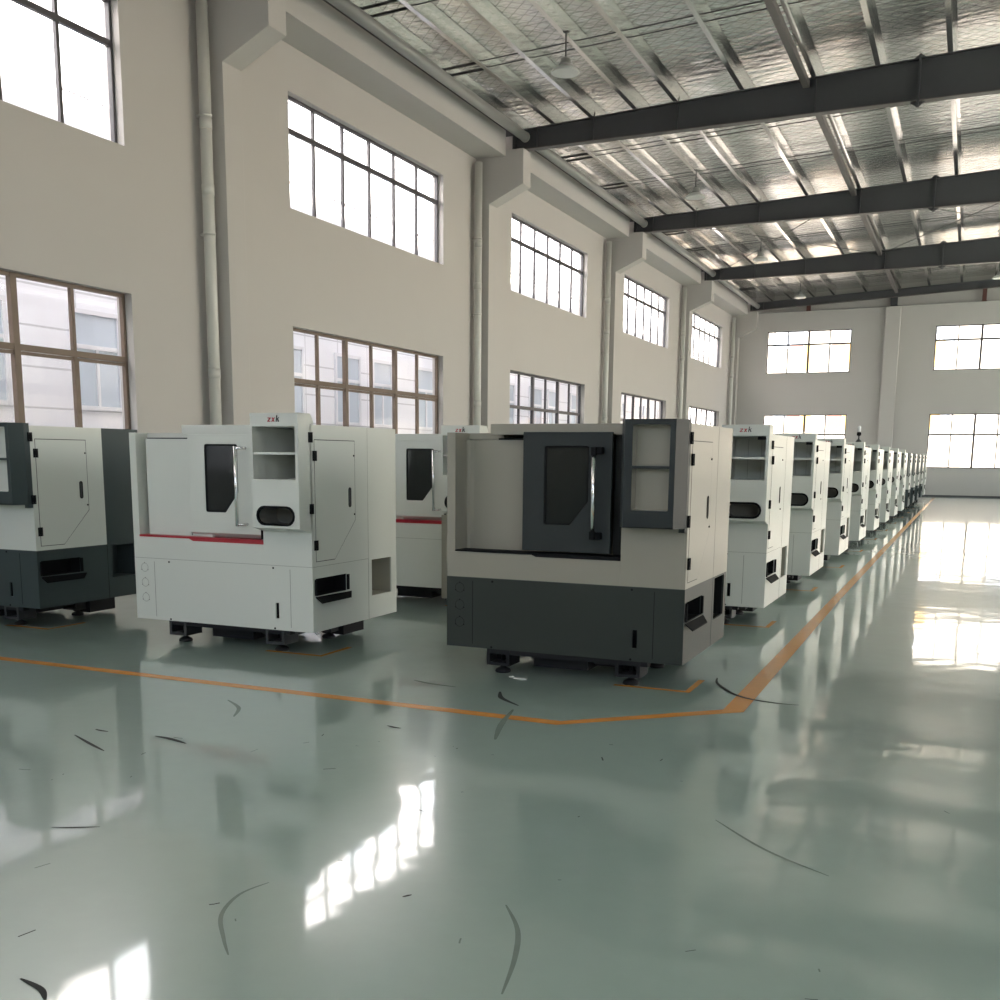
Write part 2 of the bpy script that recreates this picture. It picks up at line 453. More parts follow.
for k, y in enumerate(RAF):
    if k < 2: continue
    r = rafter(k, y); tag(r, raf_lab[k], 'roof beam', 'steel rafters')

def purlin(x):
    zt = roof_z(x); s = -1 if x < RIDGE else 1
    o = (-x, 0, -zt)
    r = MB(o)
    h = .246
    P = [(x-.004, zt), (x+.085*s, zt), (x+.085*s, zt+.004), (x+.004, zt+.004), (x+.004, zt+h-.004), (x-.07*s, zt+h-.004), (x-.07*s, zt+h), (x-.004, zt+h)]
    r.prism(P, NEAR[1], YB-.02, 'xz', 'galv')
    r.prism([(x+.085*s-.003, zt), (x+.085*s, zt), (x+.085*s, zt+.022), (x+.085*s-.003, zt+.022)], NEAR[1], YB-.02, 'xz', 'galv')
    q = r.build('roof_purlin'); q.location = (x, 0, zt)
    return q
for k, x in enumerate(PUR_ALL):
    if x > 9: continue
    p = purlin(x)
    lab = ('galvanized purlin, %s from the left wall, running the length of the roof' % ORD[k]) if k < len(ORD) else 'galvanized purlin beyond the roof ridge'
    tag(p, lab, 'purlin', 'galvanized roof purlins')

# grey tube along the eaves, one length per bay
for k in range(2, 6):
    b = MB((9.3, -NEAR[k], -8.29)); y0, y1 = RAF[k]+.1, RAF[k+1]-.11
    b.tube((-9.3, y0, 8.29), (-9.3, y1, 8.29), .1, 'tube', 20)
    o = b.build('eaves_tube'); o.location = (-9.3, NEAR[k], 8.29)
    e = MB((9.3, -NEAR[k], -8.29)); e.tube((-9.3, y1-.02, 8.29), (-9.3, y1+.012, 8.29), .108, 'pvc', 20); e.build('end_cap', o)
    tag(o, 'round grey tube along the eaves, %s bay %s' % (ORD[k-2], 'from the camera' if k < 5 else 'beside the back wall'), 'tube', 'eaves tubes')
# tie beams
for k in range(2, 6):
    for x in (-3.45, 10.25):
        y0, y1 = RAF[k]+.1, RAF[k+1]-.1
        zc = roof_z(x) - .12
        b = MB((-x, -y0, -zc)); b.box(x-.065, x+.065, y0, y1, zc-.065, zc+.065, 'tie')
        o = b.build('tie_beam', None, .012); o.location = (x, y0, zc)
        if x < 0: tag(o, 'brown-grey square tie beam between rafters, %s roof bay from the camera' % ORD[k-2], 'tie beam', 'roof tie beams')
        else: tag(o, 'square tie beam beyond the roof ridge', 'tie beam', 'roof tie beams beyond the ridge')
# sag rods, in pairs across the purlins
for k in range(2, 6):
    for j, dy in enumerate((2.9, 5.8)):
        for e in (-.16, .16):
            y = NEAR[k] + dy + e
            zc = roof_z(-9.45) + .1
            b = MB((9.45, -y, -zc)); b.tube((-9.45, y, zc), (RIDGE, y, roof_z(RIDGE)+.1), .011, 'rod', 6)
            b.tube((-9.45, y, zc-.02), (-8.62, y, roof_z(-8.62)+.08), .02, 'rod', 6)
            o = b.build('sag_rod'); o.location = (-9.45, y, zc)
            tag(o, 'thin dark rod of the %s pair across the purlins, %s roof bay' % (('nearer', 'farther')[j], ORD[k-2]), 'rod', 'sag rods, %s pair of the %s bay' % (('nearer', 'farther')[j], ORD[k-2]))
# crossed brace rods in the third bay
RD = RAF
for j, (xa, xb, lab) in enumerate(((-9.0, -3.5, 'over the windows, running from the wall out to the tie beam'), (-3.5, -9.0, 'over the windows, running from the tie beam back to the wall'),
                                  (-3.4, 2.3, 'beyond the tie beam, rising away from the camera'), (2.3, -3.4, 'beyond the tie beam, coming back to it at its far end'))):
    y0, y1 = RD[4]+.05, RD[5]-.05
    A = Vector((xa, y0, roof_z(xa)-.10)); B = Vector((xb, y1, roof_z(xb)-.10))
    b = MB(-A); b.tube(A, B, .012, 'rod', 6); o = b.build('brace_rod'); o.location = A
    tag(o, 'thin diagonal brace rod %s' % lab, 'rod', 'crossed brace rods')
# short posts on the gable wall
for x, lab, m in ((-7.09, 'short red-brown post under the end rafter, above the back-wall windows beside the corner', 'rust'),
                  (.0, 'short red-brown post under the end rafter, above the second back window from the corner', 'rust'),
                  (-3.53, 'dark steel stub on top of the white back-wall pier', 'steel')):
    zb = gable(x) - .0; zt = roof_z(x) - .33
    y = YB - .12
    b = MB((-x, -y, -zb)); w = .085 if m == 'rust' else .14
    b.box(x-w, x+w, y-.09, y+.09, zb, zt, m); b.box(x-w-.02, x+w+.02, y-.1, y+.1, zb, zb+.012, m)
    o = b.build('steel_post'); o.location = (x, y, zb); tag(o, lab, 'post')

# downpipes ----------------------------------------------------------------
for k, y in enumerate(NEAR):
    if k < 2: continue
    yc = y - .2 if k < 6 else y - .25
    xc = XW + .15
    o = empty('downpipe', (xc, yc, 0)); of = (-xc, -yc, 0)
    b = MB(of); b.tube((xc, yc, 0.0), (xc, yc, 7.80), .084, 'pvc', 20); b.build('pipe', o)
    for z0 in (2.6, 5.15, 6.03):
        c = MB(of); c.tube((xc, yc, z0), (xc, yc, z0+.14), .089, 'pvc', 20); c.build('coupling', o)
    for z0 in (1.6, 4.6, 6.2):
        c = MB(of); c.box(XW+.002, xc, yc-.02, yc+.02, z0, z0+.035, 'pvc'); c.tube((xc, yc, z0), (xc, yc, z0+.035), .091, 'pvc', 20); c.build('clip', o)
    w = ('in front of the nearest wall pier', 'at the pier carrying the nearest visible rafter', 'at the third wall pier', 'at the fourth wall pier', 'in the far corner by the back wall')[k-2]
    tag(o, 'pale grey downpipe %s' % w, 'pipe', 'downpipes on the left wall')

# lamps --------------------------------------------------------------------
def make_lamp():
    o = empty('pendant_lamp', (0, 0, 0))
    b = MB(); b.tube((0, 0, 0), (0, 0, -.42), .014, 'rod', 8); b.box(-.05, .05, -.03, .03, -.012, .004, 'rod'); b.build('rod', o)
    b = MB(); b.lathe((0, 0, -.55), [(.02, .14), (.06, .135), (.085, .12), (.09, .05), (.115, .045), (.12, 0)], 'tube'); b.build('housing', o)
    b = MB(); b.lathe((0, 0, -.66), [(.235, .0), (.245, .008), (.24, .03), (.19, .075), (.125, .108), (.10, .112), (.10, .106), (.18, .06), (.225, .02)], 'lamp_white'); b.build('shade', o)
    b = MB(); b.lathe((0, 0, -.63), [(.02, -.02), (.055, 0), (.06, .05), (.03, .1)], 'pvc', 14); b.build('bulb', o)
    return o
lamps = [(-6.83, 18.05, 'nearest white pendant lamp, on a rod below the foil roof'),
         (-6.83, 27.4, 'white pendant lamp in the second roof bay'),
         (-6.83, 36.4, 'white pendant lamp hanging among the crossed brace rods'),
         (-6.83, 45.25, 'white pendant lamp just before the back wall, above the window beside the corner'),
         (.41, 36.3, 'white pendant lamp cut off by the picture edge, in the third roof bay'),
         (.41, 45.3, 'white pendant lamp at the picture edge just before the back wall')]
L0 = make_lamp()
for k, (x, y, lab) in enumerate(lamps):
    o = L0 if k == 0 else copy_tree(L0)
    o.location = (x + .035, y, roof_z(x) + .002)
    tag(o, lab, 'lamp', 'pendant lamps')

# floor paint and marks -----------------------------------------------------
def ribbon(b, pts, w, z, m, taper=False):
    n = len(pts); L, R = [], []
    for k, p in enumerate(pts):
        a = Vector(pts[max(k-1, 0)]); c = Vector(pts[min(k+1, n-1)])
        t = (c - a).normalized(); nv = Vector((-t.y, t.x)); ww = w
        if 0 < k < n-1:
            t1 = (Vector(p) - a).normalized(); ww = w / max(.4, nv.dot(Vector((-t1.y, t1.x))))
        if taper: ww *= .25 + .75*math.sin(math.pi*(k+.35)/(n-.3))
        q = Vector(p); L.append(q + nv*ww/2); R.append(q - nv*ww/2)
    for k in range(n-1):
        f = b.face([(*R[k], z), (*R[k+1], z), (*L[k+1], z), (*L[k], z)], m)
b = MB(); ribbon(b, [(-9.6, 5.53), (-2.05, 5.53), (-1.20, 6.27), (-1.24, 12), (-1.27, 30), (-1.3, 48.0)], .095, .0012, 'orange')
struct(b.build('floor_line', floor))
def smooth(pts, n=6):
    P = []
    for k in range(len(pts)-1):
        p0 = Vector(pts[max(k-1, 0)]); p1 = Vector(pts[k]); p2 = Vector(pts[k+1]); p3 = Vector(pts[min(k+2, len(pts)-1)])
        for j in range(n):
            t = j/n; P.append(tuple(.5*((2*p1) + (p2-p0)*t + (2*p0-5*p1+4*p2-p3)*t*t + (3*p1-p0-3*p2+p3)*t**3)))
    P.append(tuple(pts[-1])); return P
SC_ = [([(-1.5, 7.2), (-1.47, 7.05), (-1.41, 6.92), (-1.28, 6.72), (-1.13, 6.62), (-.96, 6.59), (-.86, 6.60)], .028, 'scuff'),
       ([(-2.68, 6.13), (-2.62, 6.0), (-2.56, 5.93), (-2.42, 5.82)], .035, 'scuff'), ([(-2.41, 5.71), (-2.33, 5.35), (-2.23, 5.04)], .035, 'scuff_faint'),
       ([(-3.91, 4.31), (-3.8, 4.3), (-3.66, 4.26)], .03, 'scuff'), ([(-4.31, 4.14), (-4.1, 4.04), (-3.94, 3.97)], .02, 'scuff'),
       ([(-4.1, 5.17), (-3.91, 5.03), (-3.8, 4.84)], .025, 'scuff_faint'), 
       ([(-2.17, 2.93), (-2.2, 2.8), (-2.15, 2.64), (-2.03, 2.5), (-1.95, 2.42)], .015, 'scuff_faint'),
       ([(-1.33, 3.11), (-1.22, 2.95), (-1.15, 2.76), (-1.1, 2.55)], .018, 'scuff_faint'), ([(-.87, 4.27), (-.62, 4.01), (-.36, 3.84)], .014, 'scuff_faint'),
       ([(-3.3, 3.02), (-3.2, 3.07), (-3.13, 3.11)], .012, 'scuff'), ([(-2.4, 2.05), (-2.3, 2.03), (-2.24, 1.99)], .02, 'scuff'),
       ([(-1.68, 3.02), (-1.67, 3.035), (-1.66, 3.05)], .012, 'scuff'), ([(-4.3, 4.28), (-4.25, 4.27), (-4.2, 4.27)], .02, 'scuff'),
       ([(-2.9, 5.05), (-2.84, 5.03), (-2.8, 5.03)], .02, 'scuff'), ([(-3.35, 6.2), (-3.2, 6.15), (-3.0, 6.13)], .03, 'scuff_faint'), ([(-2.0, 1.95), (-1.98, 2.0), (-1.9, 2.04)], .01, 'scuff')]
for pts, w, m in SC_:
    b = MB(); ribbon(b, smooth(pts), w, .0018, m, True); struct(b.build('scuff_mark', floor))

b = MB(); rg = random.Random(11)
for i in range(46):
    x = rg.uniform(-4.5, .9); y = rg.uniform(2.0, 5.3); a = rg.uniform(0, 3.14); l = rg.choice((.006, .01, .018, .03)); w = rg.uniform(.003, .007)
    c, s_ = math.cos(a), math.sin(a)
    ribbon(b, [(x-c*l, y-s_*l), (x, y + rg.uniform(-.004, .004)), (x+c*l, y+s_*l)], w, .0016, rg.choice(('scuff', 'scuff_faint')))
struct(b.build('dirt_specks', floor))

# ------------------------------------------------------------------ lathes
W, D = 1.70, 1.27
O = (-W/2, -D/2, 0)          # local coordinates: x from the left side, y back from the front face, z up

def lettering(parent, x, y, z, h):
    """the three italic letters on the cabinet head: two red, one black"""
    s = h
    def L(poly, m, nm='letter'):
        b = MB(O); sk = lambda p: (x + p[0]*s + p[1]*s*.16, z + p[1]*s)
        for pl in poly: b.prism([sk(p) for p in pl], y-.002, y+.001, 'xz', m)
        b.build(nm, parent)
    L([[(0,.58),(0,.72),(.66,.72),(.66,.58)], [(0,0),(0,.14),(.66,.14),(.66,0)], [(.42,.6),(.66,.6),(.24,.12),(0,.12)]], 'letter_red')
    L([[(.86,0),(1.08,0),(1.56,.72),(1.34,.72)], [(.86,.72),(1.08,.72),(1.56,0),(1.34,0)]], 'letter_red')
    L([[(1.80,0),(1.99,0),(1.99,1.12),(1.80,1.12)], [(1.96,.30),(1.96,.48),(2.26,.74),(2.46,.74)], [(2.10,.44),(2.24,.5),(2.52,0),(2.28,0)]], 'letter_black')

def make_lathe(P):
    """P: paints and options of one kind of machine"""
    r = empty('lathe_machine', (0, 0, 0))
    body, base, rear = P['body'], P['base'], P['rear']
    bs = 'black' if P['dark'] else 'seam'
    rec = P['recess']
    # --- base cabinet
    b = MB(O)
    vent = rect(.04, .486, .452, .586); chip = rect(.862, 1.185, .365, .662)
    b.plate(rect(0, D, .18, .675), [vent, chip], W-.014, W, 'yz', base)
    b.plate(rect(0, W-.014, .18, .675), [rect(1.360, 1.392, .268, .390)], 0, .014, 'xz', base)
    b.box(0, .014, .014, D, .18, .675, base); b.box(.014, W-.014, D-.014, D, .18, .675, base)
    b.box(.014, W-.014, .014, D-.014, .18, .20, base)
    b.recess(vent, W-.014, W-.13, 'yz', 'black'); b.recess(chip, W-.014, W-.24, 'yz', P['pocket'])
    b.recess(rect(1.360, 1.392, .268, .390), .014, .05, 'xz', 'black')
    for x in (.2, 1.5): b.box(x-.0018, x+.0018, -.0008, .002, .205, .65, bs)
    b.box(W-.002, W+.0008, .808, .812, .18, .675, bs)
    for zc in (.598, .477, .356):                         # knock-out rings
        P1 = [(.1 + .035*math.cos(t), zc + .035*math.sin(t)) for t in [2*math.pi*k/24 for k in range(24)]]
        P2 = [(.1 + .0325*math.cos(t), zc + .0325*math.sin(t)) for t in [2*math.pi*k/24 for k in range(24)]]
        b.plate(P1, [P2], -.0008, .001, 'xz', bs)
        for k in (90, 210, 330):
            t = math.radians(k); b.box(.1 + .037*math.cos(t)-.004, .1 + .037*math.cos(t)+.004, -.001, .001, zc + .037*math.sin(t)-.004, zc + .037*math.sin(t)+.004, bs)
    for x, z in ((.35, .652), (1.348, .655), (.346, .192), (1.352, .192)): b.tube((x, -.003, z), (x, .002, z), .008, 'black', 8)
    b.build('base_cabinet', r)
    t = MB(O)                                             # chute lip of the vent
    for e in (0, 1):
        q = [(W-.002, .036, .452-.008*e), (W-.002, .552, .444-.008*e), (W+.048, .468, .408-.008*e), (W+.048, .05, .408-.008*e)]
        t.face(q, 'black', e == 0)
        if e == 0: q0 = q
    for i in range(4): t.face([q0[i], q0[(i+1) % 4], q[(i+1) % 4], q[i]], 'black')
    for y in (.038, .488): t.box(W-.001, W+.012, y-.012, y+.012, .46, .58, 'black')
    t.build('vent_chute', r)
    # --- upper body
    b = MB(O)
    zs = .675
    b.box(W-.016, W, 0, .81, zs, 1.722, body)
    b.box(W-.016, W, .81, D, zs, 1.722, rear)
    b.box(W-.002, W+.0008, .808, .8115, zs, 1.722, 'seam')
    b.box(W-.002, W+.0006, 0, .81, .6735, .6765, 'seam'); b.box(0, W, -.0006, .002, .6735, .6765, 'seam')
    if P['dark']: b.box(1.265, W-.016, 0, .016, zs, 1.722, body)       # right front
    else: b.plate(rect(1.265, W-.016, zs, 1.722), [rect(1.303, 1.672, 1.323, 1.703), rect(1.328, 1.655, .992, 1.125)], 0, .016, 'xz', body)
    b.box(0, 1.265, 0, .10, zs, .85, body)                            # front apron
    b.box(0, .064, 0, D-.016, .85, 1.664, body)                       # left pillar and side
    b.box(0, W-.016, D-.016, D, zs, 1.722, rear)                      # back
    b.box(1.285, W-.016, .016, D-.016, 1.700, 1.722, body)            # top of the right housing
    b.box(1.265, 1.285, .016, D-.016, .85, 1.722, 'interior' if P['dark'] else body)
    b.box(0.064, P['roof0']+.05, rec+.02, D-.016, 1.620, 1.664, body)
    b.build('upper_body', r, .003)
    f = MB(O)
    if P['dark']:
        f.box(.064, .75, rec, rec+.02, .85, 1.618, body)
        f.box(.30, .78, rec-.002, rec+.004, 1.618, 1.630, 'black')
        f.prism([(.064, rec-.05), (.07, rec-.02), (.085, rec-.006), (.115, rec), (.064, rec)], .85, 1.618, 'xy', body)   # rounded inner corner
    else:
        f.box(.122, .75, .05, .07, .864, 1.616, body); f.box(.550, .5555, .047, .051, .870, 1.645, 'iron2'); f.box(.122, .130, .07, .13, .864, 1.616, body)
        f.box(.064, 1.2, .33, .35, .85, 1.64, body); f.box(.13, .60, .055, .12, 1.6165, 1.626, 'iron2')
    f.build('fixed_panel', r)
    q = MB(O); q.box(P['roof0'], 1.285, P['roofy'], D-.02, 1.652, 1.724, P['roofm']); q.build('roof_cover', r, .004)
    s = MB(O)
    if P['dark']: s.prism([(.064, .862), (1.265, .862), (1.265, .838), (.67, .838), (.64, .852), (.064, .852)], -.004, .16, 'xz', P['sill'])
    else: s.prism([(.064, .862), (1.265, .862), (1.265, .829), (.60, .829), (.56, .846), (.064, .846)], -.004, .16, 'xz', P['sill'])
    s.build('door_rail', r)
    # --- sliding door with window
    dy = .03 if P['dark'] else .026
    x0, x1 = (.555, 1.178) if P['dark'] else (.556, 1.228)
    wx = .0 if P['dark'] else .005
    win = rounded([(.708+wx, 1.058), (.895+wx, 1.058), (1.020+wx, 1.215), (1.020+wx, 1.578), (.708+wx, 1.578)], .018)
    ring = scaled(win, -.012)
    dm = P['door']
    d = MB(O); d.plate(rect(x0, x1, .878 if P['dark'] else .897, 1.668 if P['dark'] else 1.651), [win], dy, dy+.03, 'xz', dm)
    d.box(x0, x0+.02, dy+.03, rec-.001 if P['dark'] else .048, .90, 1.65, dm)
    if not P['dark']: d.prism([(dy, .898), (dy+.05, .864), (dy+.05, .898)], x0, x1, 'yz', dm)
    door = d.build('sliding_door', r, .003)
    g = MB(O); g.plate(win, [ring], dy+.004, dy+.02, 'xz', 'black'); g.build('window_gasket', door)
    g = MB(O); g.prism(ring, dy+.010, dy+.014, 'xz', 'tint'); g.build('window_pane', door)
    h = MB(O)
    if P['dark']:
        hx = 1.075; h.tube((hx, dy-.06, 1.02), (hx, dy-.06, 1.525), .0145, 'chrome', 14)
        hd = h.build('handle', door)
        for z0, z1 in ((1.515, 1.572), (.972, 1.028)):
            k = MB(O); k.box(hx-.018, hx+.018, dy-.078, dy-.040, z0, z1, 'black'); k.box(hx-.012, hx+.05, dy-.055, dy+.002, z0+.01 if z0 > 1.2 else z0, z1 if z0 > 1.2 else z1-.01, 'black')
            k.build('handle_bracket', hd, .006)
    else:
        hx = 1.052; h.tube((hx, dy-.06, .962), (hx, dy-.06, 1.562), .013, 'chrome', 14)
        hd = h.build('handle', door)
        for z0 in (.975, 1.549):
            k = MB(O); k.tube((hx, dy-.06, z0), (hx+.055, dy-.045, z0), .011, 'chrome', 10); k.tube((hx+.05, dy-.045, z0), (hx+.05, dy+.002, z0), .011, 'chrome', 10); k.build('handle_bracket', hd)
    # dark gap between door and housing
    k = MB(O); k.box(x1-.03, 1.265, rec, rec+.02, .85, 1.66, 'interior' if P['dark'] else 'white')
    if not P['dark']: k.box(1.229, 1.265, .02, .05, .864, .935, 'black')
    k.build('inner_panel', r)
    # --- operator cabinet
    c = MB(O); cm = P['cab']
    if P['dark']:
        plan = [(1.292, .0), (1.292, -.105), (1.327, -.168), (1.643, -.168), (1.695, -.055), (1.695, .0)]
        op = rounded(rect(1.372, 1.612, 1.178, 1.708), .012)
        c.plate(rect(1.327, 1.643, 1.068, 1.742), [op], -.168, -.160, 'xz', cm)
        for (a, e) in ((0, 1), (1, 2), (3, 4), (4, 5)):
            p, u = Vector(plan[a]), Vector(plan[e]); n_ = Vector((-(u-p).y, (u-p).x)).normalized()*-.006
            c.prism([tuple(p), tuple(u), tuple(u + n_), tuple(p + n_)], 1.068, 1.742, 'xy', cm)
        c.prism(plan, 1.068, 1.074, 'xy', cm); c.prism(plan, 1.736, 1.742, 'xy', cm)
        cab = c.build('control_cabinet', r)
        k = MB(O); k.recess(op, -.160, -.07, 'xz', P['cabin']); k.build('cabinet_lining', cab)
        k = MB(O); k.box(1.372, 1.612, -.162, -.075, 1.438, 1.454, cm); k.build('shelf', cab)
        k = MB(O); k.box(1.655, 1.695, -.05, .0, 1.04, 1.068, cm); k.build('mounting_arm', cab)
    else:
        y = -.152; op = rect(1.303, 1.672, 1.323, 1.703); ov = capsule(1.328, 1.655, .992, 1.125)
        c.plate(rect(1.283, W, .967, 1.80), [op, ov], y, y+.008, 'xz', cm)
        side = [(y+.008, .967), (0, .93), (.016, .93), (.016, 1.735), (.055, 1.735), (.012, 1.80), (y+.008, 1.80)]
        c.prism(side, W-.008, W, 'yz', cm); c.prism(side, 1.283, 1.291, 'yz', cm)
        c.prism([(y+.0, .967), (0, .93), (0, .938), (y+.008, .975)], 1.283, W, 'yz', cm)
        c.prism([(y+.008, 1.792), (y+.008, 1.80), (.012, 1.80), (.055, 1.735), (.05, 1.727), (.008, 1.792)], 1.283, W, 'yz', cm)
        cab = c.build('control_cabinet', r, .003)
        k = MB(O); k.recess(op, y+.008, .40, 'xz', cm)
        for xx in (1.42, 1.54): k.box(xx-.001, xx+.001, .397, .401, 1.33, 1.69, 'seam')
        k.build('cabinet_lining', cab)
        k = MB(O); k.box(1.304, 1.671, y+.012, .398, 1.503, 1.520, cm); k.build('shelf', cab)
        k = MB(O); k.plate(scaled(ov, .006), [scaled(ov, -.010)], y-.005, y+.010, 'xz', 'black'); k.build('oval_gasket', cab)
        k = MB(O); k.recess(scaled(ov, -.002), y+.008, .08, 'xz', P['ovalin']); k.build('oval_recess', cab)
        lettering(cab, 1.440, y-.001, 1.737, .041)
        if P.get('slot'):
            k = MB(O); k.box(1.60, 1.672, y+.002, y+.06, 1.672, 1.700, 'black'); k.build('slot_bracket', cab)
    # --- side door, hinges
    poly = [(.056, .716), (.311, .716), (.612, 1.000), (.612, 1.610), (.056, 1.610)]
    k = MB(O); k.prism(scaled(poly, .0055), W, W+.0007, 'yz', 'iron2')
    k.plate(poly, [capsule(.518, .548, 1.106, 1.252)], W+.0006, W+.0016, 'yz', body)
    for yy, zz in ((.598, 1.50), (.60, 1.045)): k.tube((W+.001, yy, zz), (W+.007, yy, zz), .007, 'black', 8)
    sd = k.build('side_door', r)
    k = MB(O); k.prism(capsule(.5185, .5475, 1.1065, 1.2515), W+.0009, W+.0018, 'yz', 'iron2')
    k.plate(capsule(.514, .552, 1.102, 1.256), [capsule(.520, .546, 1.108, 1.250)], W+.003, W+.006, 'yz', 'black'); k.build('pull_handle', sd)
    for yy, zz in ((.0, 1.629), (.051, 1.496), (.0, 1.109), (.051, .836)):
        k = MB(O); k.box(W-.001, W+.012, yy-.021, yy+.021, zz-.037, zz+.037, 'black'); k.tube((W+.008, yy, zz-.037), (W+.008, yy, zz+.037), .010, 'black', 8)
        for a in (-.012, .012):
            for e in (-.024, .024): k.box(W+.011, W+.0128, yy+a-.004, yy+a+.004, zz+e-.004, zz+e+.004, 'iron2' if P['dark'] else 'iron')
        k.build('hinge', r)
    # --- feet and frame; some dark blocks stand in for shade beneath the body
    k = MB(O); k.box(.30, 1.46, .035, .10, .142, .18, 'iron'); k.box(.30, 1.46, .70, .76, .145, .18, 'iron'); k.box(.58, .98, .22, .95, .04, .18, 'iron'); k.box(1.0, 1.26, .30, .9, .07, .18, 'iron'); k.box(1.25, 1.46, .80, 1.12, .03, .18, 'iron')
    k.box(.30, .44, .10, 1.1, .15, .18, 'iron'); k.box(1.28, 1.42, .10, 1.1, .15, .18, 'iron')
    k.build('underframe_and_shade', r)
    for x in (.385, 1.325):
        for y in (.06, .72):
            k = MB(O); c_ = 'iron2' if P['feet'] else 'iron'
            k.plate(rect(x-.085, x+.085, .06, .18), [rect(x-.062, x+.062, .082, .165)], y-.03, y+.16, 'xz', c_)
            k.box(x-.062, x+.062, y+.10, y+.12, .082, .165, 'black')
            ft = k.build('foot_bracket', r)
            k = MB(O); k.lathe((x, y+.06, 0), [(.052, 0), (.056, .008), (.05, .022), (.025, .036), (.016, .042), (.014, .12)], 'iron', 14); k.build('leveling_foot', ft)
    return r

def corner_mark(x, y, k=0):
    """orange L painted at the front right corner of a machine; x, y = its front right corner"""
    b = MB(); ribbon(b, [(x-.47, y+.045), (x+.03, y+.045), (x+.03, y+.46)], .045, .0011, 'orange'); struct(b.build('floor_corner_mark', floor))

KW = dict(dark=False, body='white', base='white', rear='white', pocket='tan', roof0=.45, roofy=.09, roofm='white', sill='red', door='white', cab='white', ovalin='oval', recess=.115, feet=True)
KC = dict(dark=True, body='cream', base='greygreen', rear='cream', pocket='black', roof0=.28, roofy=.10, roofm='cream', sill='black', door='charcoal', cab='charcoal', cabin='cream', recess=.20, feet=False)
KS = dict(KC, body='white', base='slate', rear='slate', roofm='white', cab='slate', cabin='white', door='slate', pocket='slate', feet=True)
XA, XB, XC_ = -1.61, -4.43, -7.20
Y0, PITCH = 6.62, 2.98
def place(o, xr, yf, lab, group=None):
    o.location = (xr - W/2, yf + D/2, 0); tag(o, lab, 'lathe machine', group)
    corner_mark(xr, yf); return o
c0 = place(make_lathe(KC), XA, Y0, 'cream lathe with dark grey base and dark door, at the bend of the orange line')
m1 = place(make_lathe(KW), XB, Y0, 'white lathe with red rail and chrome handle, whole front in view beside the cream lathe')
m0 = place(make_lathe(KS), XC_, Y0, 'slate and white lathe cut off at the picture edge, beside the pipe and window')
b1 = copy_tree(m1); place(b1, XB + .09, 9.53, 'white lathe with red rail, mostly hidden between the two front machines')
for ch in b1.children:
    if ch.name.startswith('sliding_door'): ch.location.x += .085      # this one stands fully shut
k = MB(O); k.box(1.228, W, -.03, -.002, .085, .925, 'cream'); p = k.build('apron_panel', b1); p['label'] = 'cream apron panel'
row_group = 'white lathes in the row along the aisle line'
wproto = make_lathe(dict(KW, slot=True))
first_dark = None
for k in range(1, 14):
    yf = Y0 + PITCH*k
    if 9 <= k <= 12:
        o = first_dark = make_lathe(dict(KS, body='white', cab='slate', door='slate')) if first_dark is None else copy_tree(first_dark)
        lab = 'white lathe with dark base, %s of the four dark-based ones far down the aisle row' % ORD[k-9]
        place(o, XA, yf, lab, 'dark-based lathes far down the row')
    else:
        o = wproto if k == 1 else copy_tree(wproto)
        lab = {4: 'white lathe carrying a thin signal mast, fourth behind the cream lathe', 13: 'last white lathe of the aisle row, by the back wall'}.get(k, 'white lathe in the aisle row, %s behind the cream lathe' % ORD[k-1])
        place(o, XA, yf, lab, row_group)
    if k == 4:
        t = MB(O); x, y = 1.60, -.06
        t.tube((x, y, 1.80), (x, y, 1.93), .014, 'iron2', 8); t.lathe((x, y, 1.80), [(.05, 0), (.045, .02), (.015, .05)], 'iron2', 12)
        t.lathe((x, y, 1.90), [(.02, 0), (.036, .012), (.036, .05), (.02, .062)], 'black', 12); t.lathe((x, y, 1.962), [(.026, 0), (.026, .085), (.014, .1)], 'plastic', 12)
        t.build('signal_mast', o)
# crumpled plastic by the foot of the white machine
b = MB(); rng = random.Random(3)
for i in range(14):
    p = Vector((rng.uniform(-.05, .05), rng.uniform(-.04, .04), rng.uniform(.0, .11)))
    q = [p + Vector((rng.uniform(-.05, .05), rng.uniform(-.04, .04), rng.uniform(0, .06))) for _ in range(3)]
    b.face([tuple(max(0, c) if j == 2 else c for j, c in enumerate(v)) for v in q], 'plastic')
o = b.build('plastic_wrap'); o.location = (-4.80, 7.24, 0); o.scale = (.5, .5, .8); sm = o.modifiers.new('th', 'SOLIDIFY'); sm.thickness = .004
tag(o, 'small crumpled clear plastic wrap under the white red-railed lathe', 'plastic wrap')
for x, y, s, rz in ((-2.72, 6.57, .045, .1), (-2.80, 6.60, .018, .6)):
    b = MB(); b.box(-s, s, -s*.35, s*.35, 0, .004, 'plastic'); o = b.build('paper_scrap'); o.location = (x, y, .0005); o.rotation_euler.z = rz
    tag(o, 'white paper scrap on the floor in front of the cream lathe, %s of two' % ('the larger' if s > .03 else 'the smaller'), 'paper scrap')

